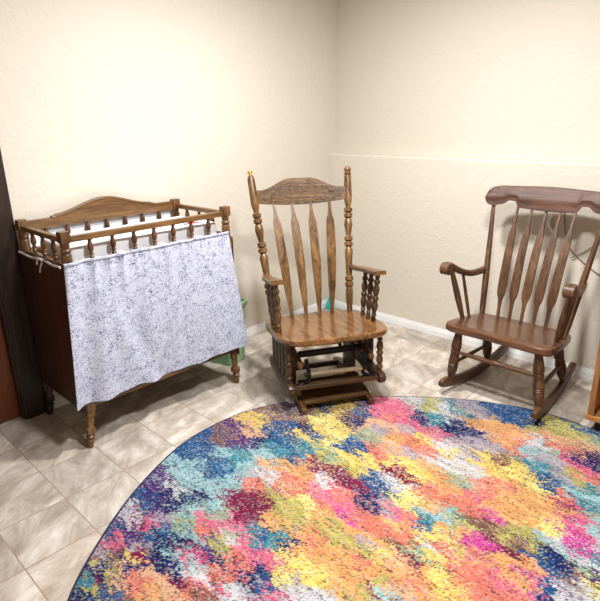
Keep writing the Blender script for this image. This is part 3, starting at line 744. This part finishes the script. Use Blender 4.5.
    bm = bmesh.new(); bar(bm, (-.172, -.15, .29), (.172, -.15, .29), .024, .026); q = link_mesh('base_top_rail', bm, M_black, t); q['label'] = 'black rail under the seat'
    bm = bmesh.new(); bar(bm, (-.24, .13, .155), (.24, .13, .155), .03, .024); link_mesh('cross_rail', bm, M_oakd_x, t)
    # --- sled base
    for sx in (-1, 1):
        x = sx*.172
        bm = bmesh.new()
        pts = [(sx*.184, -.288, .028), (sx*.183, -.26, .034), (sx*.178, -.12, .05), (sx*.176, .05, .054), (sx*.176, .2, .046), (sx*.176, .28, .03)]
        sweep(bm, pts, [(.03, .026), (.032, .036), (.034, .05), (.034, .054), (.034, .046), (.032, .03)], rnd=.2)
        box(bm, sx*.183-.014, sx*.183+.014, -.288, -.235, RT+.0003, .03, .003)
        o = link_mesh('base_runner', bm, M_oak_y, t)
        b2 = bmesh.new(); box(b2, sx*.176-.012, sx*.176+.012, .215, .275, 0, .035, .003); link_mesh('foot_pad', b2, M_oakd_y, o)
        bm = bmesh.new()
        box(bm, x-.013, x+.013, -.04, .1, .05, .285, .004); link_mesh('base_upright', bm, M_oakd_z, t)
        bm = bmesh.new()
        sweep(bm, [(sx*.19, -.262, .272), (sx*.19, -.25, .272), (sx*.186, -.15, .275), (sx*.178, .1, .28), (sx*.178, .2, .28), (sx*.178, .215, .28)], [(.022, .02), (.03, .034), (.03, .04), (.03, .042), (.03, .036), (.022, .022)], rnd=.3)
        link_mesh('base_arm', bm, M_oak_y, t)
        # black pivot arm
        bm = bmesh.new()
        xb = sx*.157
        sweep(bm, smooth_path([(xb, -.24, .3), (xb-sx*.004, -.25, .265), (xb-sx*.012, -.252, .215), (xb-sx*.004, -.246, .178), (xb+sx*.03, -.244, .162), (xb+sx*.055, -.244, .163)], 20), (.016, .02), up=(1, 0, 0))
        rod(bm, (xb-sx*.02, -.252, .218), (xb+sx*.012, -.252, .218), .012, None, 12)
        rod(bm, (xb-sx*.008, -.245, .272), (xb+sx*.02, -.245, .272), .01, None, 12)
        q = link_mesh('pivot_arm', bm, M_black, t); q['label'] = 'curved black metal pivot arm'
        bm = bmesh.new()
        sweep(bm, smooth_path([(xb, .14, .3), (xb-sx*.004, .13, .265), (xb-sx*.008, .13, .215), (xb, .13, .175), (xb+sx*.04, .13, .163)], 20), (.016, .02), up=(1, 0, 0))
        q = link_mesh('pivot_arm', bm, M_black, t); q['label'] = 'curved black metal pivot arm'
    bm = bmesh.new(); rod(bm, (-.14, -.252, .218), (.14, -.252, .214), .0115); q = link_mesh('dowel', bm, M_dowel, t); q['label'] = 'pale round wooden dowel'
    bm = bmesh.new(); bar(bm, (-.172, -.245, .06), (.172, -.245, .06), .022, .022); link_mesh('base_stretcher', bm, M_oak_x, t)
    bm = bmesh.new(); sheet(bm, 4, 2, lambda u, v: (-.17+.34*u, -.235+.12*v, .058+.066*v), lambda u, v: (0, .006, -.014)); link_mesh('base_board', bm, M_oakd_x, t)
    bm = bmesh.new(); bar(bm, (-.176, .2, .045), (.176, .2, .045), .024, .03); link_mesh('base_stretcher', bm, M_oakd_x, t)
glider()

# ------------------------------------------------------------------ walnut rocking chair
def rocker():
    t = thing('rocking_chair', 'dark walnut rocking chair with wide curved crest board standing by the right wall', 'chair', (1.701, -.405, .001), .005)
    seat = lambda y: .379-.105*y
    TH = .041
    ctrl = [(0, -.305), (.2, -.303), (.256, -.299), (.279, -.275), (.283, -.22), (.277, -.1), (.264, 0), (.245, .055), (.18, .082), (0, .088)]
    ctrl = ctrl+[(-x, y) for x, y in ctrl[-2:0:-1]]
    out = [(p.x, p.y) for p in smooth_path([(x, y, 0) for x, y in ctrl]+[(0, -.305, 0)], 81)[:-1]]
    roll = lambda x, y: -.012*max(0, (-y-.24)/.065)**2      # front edge rolls down
    bm = bmesh.new()
    slab(bm, out, [(.15, lambda x, y: seat(y)-TH), (.01, lambda x, y: seat(y)-TH+roll(x, y)*.6), (0, lambda x, y: seat(y)-TH+.009+roll(x, y)*.6), (0, lambda x, y: seat(y)-.012+roll(x, y)), (.004, lambda x, y: seat(y)-.003+roll(x, y)), (.012, lambda x, y: seat(y)+roll(x, y)), (.04, lambda x, y: seat(y)+roll(x, y)), (.08, lambda x, y: seat(y)-.004), (.14, lambda x, y: seat(y)-.005)])
    link_mesh('seat', bm, M_wal_seat, t, True, 35)
    F = lambda sx: Vector((sx*.225, .03, seat(.03)-.02)); T = lambda sx: Vector((sx*.29, .197, .985))
    for sx in (-1, 1):
        bm = bmesh.new(); lathe(bm, F(sx), T(sx), [(0, .013), (.1, .0165), (.35, .0175), (.5, .016), (1, .0095)], 16); link_mesh('back_post', bm, M_wal_z, t)
    def back(z):
        k = (z-.375)/(.976-.375); return .035+k*.16
    # --- crest
    lo_t = [(0, 1.006), (.006, .992), (.018, .98), (.04, .97), (.08, .966), (.13, .974), (.2, .998), (.245, .997), (.285, .963), (.5, .957), (.715, .963), (.755, .997), (.8, .998), (.87, .974), (.92, .966), (.96, .97), (.982, .98), (.994, .992), (1, 1.006)]
    hi_t = [(0, 1.02), (.006, 1.036), (.018, 1.048), (.035, 1.059), (.06, 1.066), (.1, 1.071), (.5, 1.078), (.9, 1.071), (.94, 1.066), (.965, 1.059), (.982, 1.048), (.994, 1.036), (1, 1.02)]
    def crest(u, v):
        lo, hi = interp(lo_t, u), interp(hi_t, u); z = lo+(hi-lo)*v; x = (u*2-1)*.993
        # gentle cove lines run along the board and its top rolls back
        cove = .004*math.sin(max(0, (v-.25))*PI*2.7) if v > .25 else 0
        return (x*.337, back(z)-.026+.03*(1-x*x)*.8-cove+.012*max(0, v-.7)**2/.09, z)
    bm = bmesh.new(); sheet(bm, 160, 16, crest, lambda u, v: (0, .027, 0)); q = link_mesh('crest_rail', bm, M_wal_crest, t, True, 45); q['label'] = 'wide reddish brown crest board with scalloped lower edge'
    # --- splats
    wt = [(0, .0085), (.1, .0085), (.17, .011), (.245, .024), (.29, .0265), (.6, .0235), (.76, .020), (.83, .011), (.88, .0065), (1, .006)]
    for k in range(5):
        s = k-2
        a = Vector((s*.0645, .022, seat(.02)-.008)); b = Vector((s*.0745, .196+.008*(2-abs(s)), .972))
        def fn(u, v, a=a, b=b):
            p = a.lerp(b, v); w = interp(wt, v)
            return (p.x+(u*2-1)*w*.88, p.y-.008-.018*math.sin(v*PI), p.z)
        bm = bmesh.new(); sheet(bm, 6, 44, fn, lambda u, v: (0, .012, .003)); link_mesh('splat', bm, M_wal_z, t)
    # --- arms
    for sx in (-1, 1):
        pts = smooth_path([(sx*.258, .112, .622), (sx*.268, .05, .617), (sx*.280, -.04, .622), (sx*.293, -.13, .65), (sx*.303, -.2, .684), (sx*.307, -.232, .7), (sx*.308, -.25, .702)], 40)
        ws = [(interp([(0, .03), (.3, .036), (.6, .042), (.85, .048), (1, .05)], k/39), interp([(0, .036), (.3, .033), (.6, .034), (.9, .034), (1, .024)], k/39)) for k in range(40)]
        bm = bmesh.new(); sweep(bm, pts, ws, rnd=.35)
        lathe(bm, (sx*.309-.027, -.256, .686), (sx*.309+.027, -.256, .686), [(0, .02), (.03, .026), (.1, .031), (.9, .031), (.97, .026), (1, .02)], 28)
        link_mesh('armrest', bm, M_wal_y, t)
        bm = bmesh.new(); lathe(bm, (sx*.246, -.152, seat(-.152)-.006), (sx*.302, -.21, .672), [(0, .010), (.15, .013), (.45, .017), (.75, .015), (1, .011)], 14); link_mesh('arm_spindle', bm, M_wal_z, t)
        bm = bmesh.new(); lathe(bm, (sx*.243, -.085, seat(-.085)-.006), (sx*.29, -.105, .634), [(0, .0075), (.4, .0095), (1, .0075)], 12); link_mesh('arm_spindle', bm, M_wal_z, t)
    # --- legs, turned
    lm = [(0, .75), (.12, .9), (.26, 1.15), (.34, 1.2), (.38, 1.0), (.40, 1.12), (.43, 1.12), (.46, .95), (.5, 1.1), (.60, 1.2), (.62, 1.25), (.635, 1.05), (.65, 1.25), (.665, 1.05), (.68, 1.25), (.695, 1.05), (.72, 1.2), (.82, 1.1), (.93, .8), (1, .62)]
    FL_, FB_ = [], []
    for sx in (-1, 1):
        a, b = Vector((sx*.208, -.258, seat(-.258)-TH+.004)), Vector((sx*.24, -.255, .07))
        bm = bmesh.new(); lathe(bm, a, b, [(q, r*.0225) for q, r in lm], 16); link_mesh('leg', bm, M_wal_z, t); FL_.append((a, b))
        a, b = Vector((sx*.19, .03, seat(.03)-TH+.004)), Vector((sx*.217, .14, .062))
        bm = bmesh.new(); lathe(bm, a, b, [(q, r*.0225) for q, r in lm], 16); link_mesh('leg', bm, M_wal_z, t); FB_.append((a, b))
    sm = [(0, .55), (.15, .75), (.36, 1.0), (.44, .8), (.46, 1.15), (.5, 1.3), (.54, 1.15), (.56, .8), (.64, 1.0), (.85, .75), (1, .55)]
    q = [l[0].lerp(l[1], .43) for l in FL_]
    bm = bmesh.new(); lathe(bm, q[0], q[1], [(a, r*.014) for a, r in sm], 14); link_mesh('stretcher', bm, M_wal_x, t)
    q = [l[0].lerp(l[1], .36) for l in FB_]
    bm = bmesh.new(); lathe(bm, q[0], q[1], [(0, .008), (.5, .0125), (1, .008)], 12); link_mesh('stretcher', bm, M_wal_x, t)
    for k in (0, 1):
        bm = bmesh.new(); lathe(bm, FL_[k][0].lerp(FL_[k][1], .66), FB_[k][0].lerp(FB_[k][1], .6), [(0, .008), (.5, .012), (1, .008)], 12); link_mesh('stretcher', bm, M_wal_y, t)
    # --- runners
    for sx in (-1, 1):
        pts, ws = [], []
        for k in range(41):
            u = k/40; y = -.338+u*.70
            x = sx*(.252-.055*u)
            zb = (y-.0)**2/(2*1.12)
            h = .056*min(1, .55+.45*math.sqrt(min(1, min(u, 1-u)/.07)))
            pts.append((x, y, zb+h/2)); ws.append((.03, h))
        bm = bmesh.new(); sweep(bm, pts, ws, rnd=.3); link_mesh('runner', bm, M_wal_y, t)
rocker()

# ------------------------------------------------------------------ shelf unit at the right edge
def cabinet():
    X0, X1, Yf, Yb, H = 2.142, 3.0, -.58, -.06, .78
    t = thing('shelf_cabinet', 'honey wood open shelf cabinet cut by the right edge of the view', 'cabinet', ((X0+X1)/2, (Yf+Yb)/2, 0))
    hx, hy = (X1-X0)/2, (Yb-Yf)/2
    for sx in (-1, 1):
        bm = bmesh.new(); box(bm, sx*hx-(.018 if sx > 0 else 0), sx*hx+(.018 if sx < 0 else 0), -hy+.006, hy, .0835, H-.02, .002); link_mesh('side_panel', bm, M_cab, t)
        bm = bmesh.new(); box(bm, sx*hx-(.028 if sx > 0 else 0), sx*hx+(.028 if sx < 0 else 0), -hy-.008, -hy+.006, .0835, H-.02, .003); link_mesh('front_stile', bm, M_cab, t)
    bm = bmesh.new(); box(bm, -hx-.008, hx+.008, -hy-.014, hy, .062, .084, .004); link_mesh('bottom_shelf', bm, M_cab_x, t)
    bm = bmesh.new(); box(bm, -hx-.012, hx+.012, -hy-.018, hy, H-.02, H, .004); link_mesh('top', bm, M_cab_x, t)
    bm = bmesh.new(); box(bm, -hx+.018, hx-.018, -hy+.02, hy-.012, .4, .418, .002); link_mesh('shelf', bm, M_cab_x, t)
    bm = bmesh.new(); box(bm, -hx+.016, hx-.016, hy-.012, hy-.004, .084, H-.02); link_mesh('back_panel', bm, M_cab_in, t)
    bm = bmesh.new(); box(bm, -hx+.03, hx-.03, -hy+.028, hy-.02, 0, .063, .002); link_mesh('plinth', bm, M_cab_in, t)
    bm = bmesh.new(); box(bm, -hx-.002, -hx+.03, -hy-.022, -hy-.008, .55, .585, .005, 3); q = link_mesh('latch', bm, M_white, t); q['label'] = 'white plastic latch'
cabinet()

# ------------------------------------------------------------------ cords on the right wall
def cord(name, pts, r, m, label):
    bm = bmesh.new(); P = smooth_path(pts, 70)
    sweep(bm, P, (r*2, r*2), rnd=.5)
    return tag(link_mesh(name, bm, m), label, 'cord')
cord('power_cord', [(1.722, -.005, .96), (1.728, -.006, .9), (1.745, -.007, .82), (1.765, -.007, .765), (1.79, -.007, .722), (1.862, -.006, .664), (1.95, -.005, .61), (2.05, -.005, .57), (2.2, -.006, .55)], .0028, M_cord, 'thin grey cord sagging down the wall behind the walnut rocking chair')
cord('power_cord', [(1.79, -.013, .685), (1.84, -.013, .715), (1.93, -.0125, .788), (2.04, -.006, .84), (2.2, -.006, .86)], .0024, M_cord, 'thin grey cord rising along the wall and crossing the sagging one')
cord('white_cord', [(1.662, -.006, .905), (1.65, -.007, .88), (1.652, -.007, .85), (1.668, -.007, .825), (1.69, -.006, .805)], .0075, M_cordw, 'short curved white cord on the wall between the rocker splats')

# ------------------------------------------------------------------ light
def area(name, loc, target, size, power, col, shape='DISK'):
    l = bpy.data.lights.new(name, 'AREA'); l.shape = shape; l.size = size; l.energy = power; l.color = col
    o = bpy.data.objects.new(name, l); C.objects.link(o); o.location = loc
    o.rotation_euler = (Vector(target)-Vector(loc)).to_track_quat('-Z', 'Y').to_euler()
    return o
def point(name, loc, r, power, col):
    l = bpy.data.lights.new(name, 'POINT'); l.shadow_soft_size = r; l.energy = power; l.color = col
    o = bpy.data.objects.new(name, l); C.objects.link(o); o.location = loc
    return o
area('ceiling_lamp', (1.3, -1.35, 2.38), (1.3, -1.35, 0), .2, LA, (1, 1, 1))
area('ceiling_lamp_right', (2.15, -1.95, 2.38), (2.15, -1.95, 0), .25, LB, (1, 1, 1))
w = bpy.data.worlds.new('World'); bpy.context.scene.world = w; w.use_nodes = True
w.node_tree.nodes['Background'].inputs[0].default_value = (1, .97, .92, 1)
w.node_tree.nodes['Background'].inputs[1].default_value = .1

# ------------------------------------------------------------------ camera
cd = bpy.data.cameras.new('camera'); cam = bpy.data.objects.new('camera', cd); C.objects.link(cam)
cd.sensor_fit = 'HORIZONTAL'; cd.sensor_width = 36; cd.lens = 549.173/600*36; cd.clip_start = .02
Rr = ((0.7189397128, 0.6948070501, -0.0192055348), (-0.2061956215, 0.2395816811, 0.9487275604), (-0.6637838928, 0.6781178226, -0.3155109565))
m = Matrix(((Rr[0][0], Rr[1][0], -Rr[2][0]), (Rr[0][1], Rr[1][1], -Rr[2][1]), (Rr[0][2], Rr[1][2], -Rr[2][2])))
cam.matrix_world = Matrix.Translation((2.782833, -3.179356, 1.45)) @ m.to_4x4()
sc = bpy.context.scene; sc.camera = cam
vs = sc.view_settings
vs.view_transform = 'Standard'; vs.look = 'None'; vs.gamma = 1; vs.use_curve_mapping = False; vs.exposure = EXPO
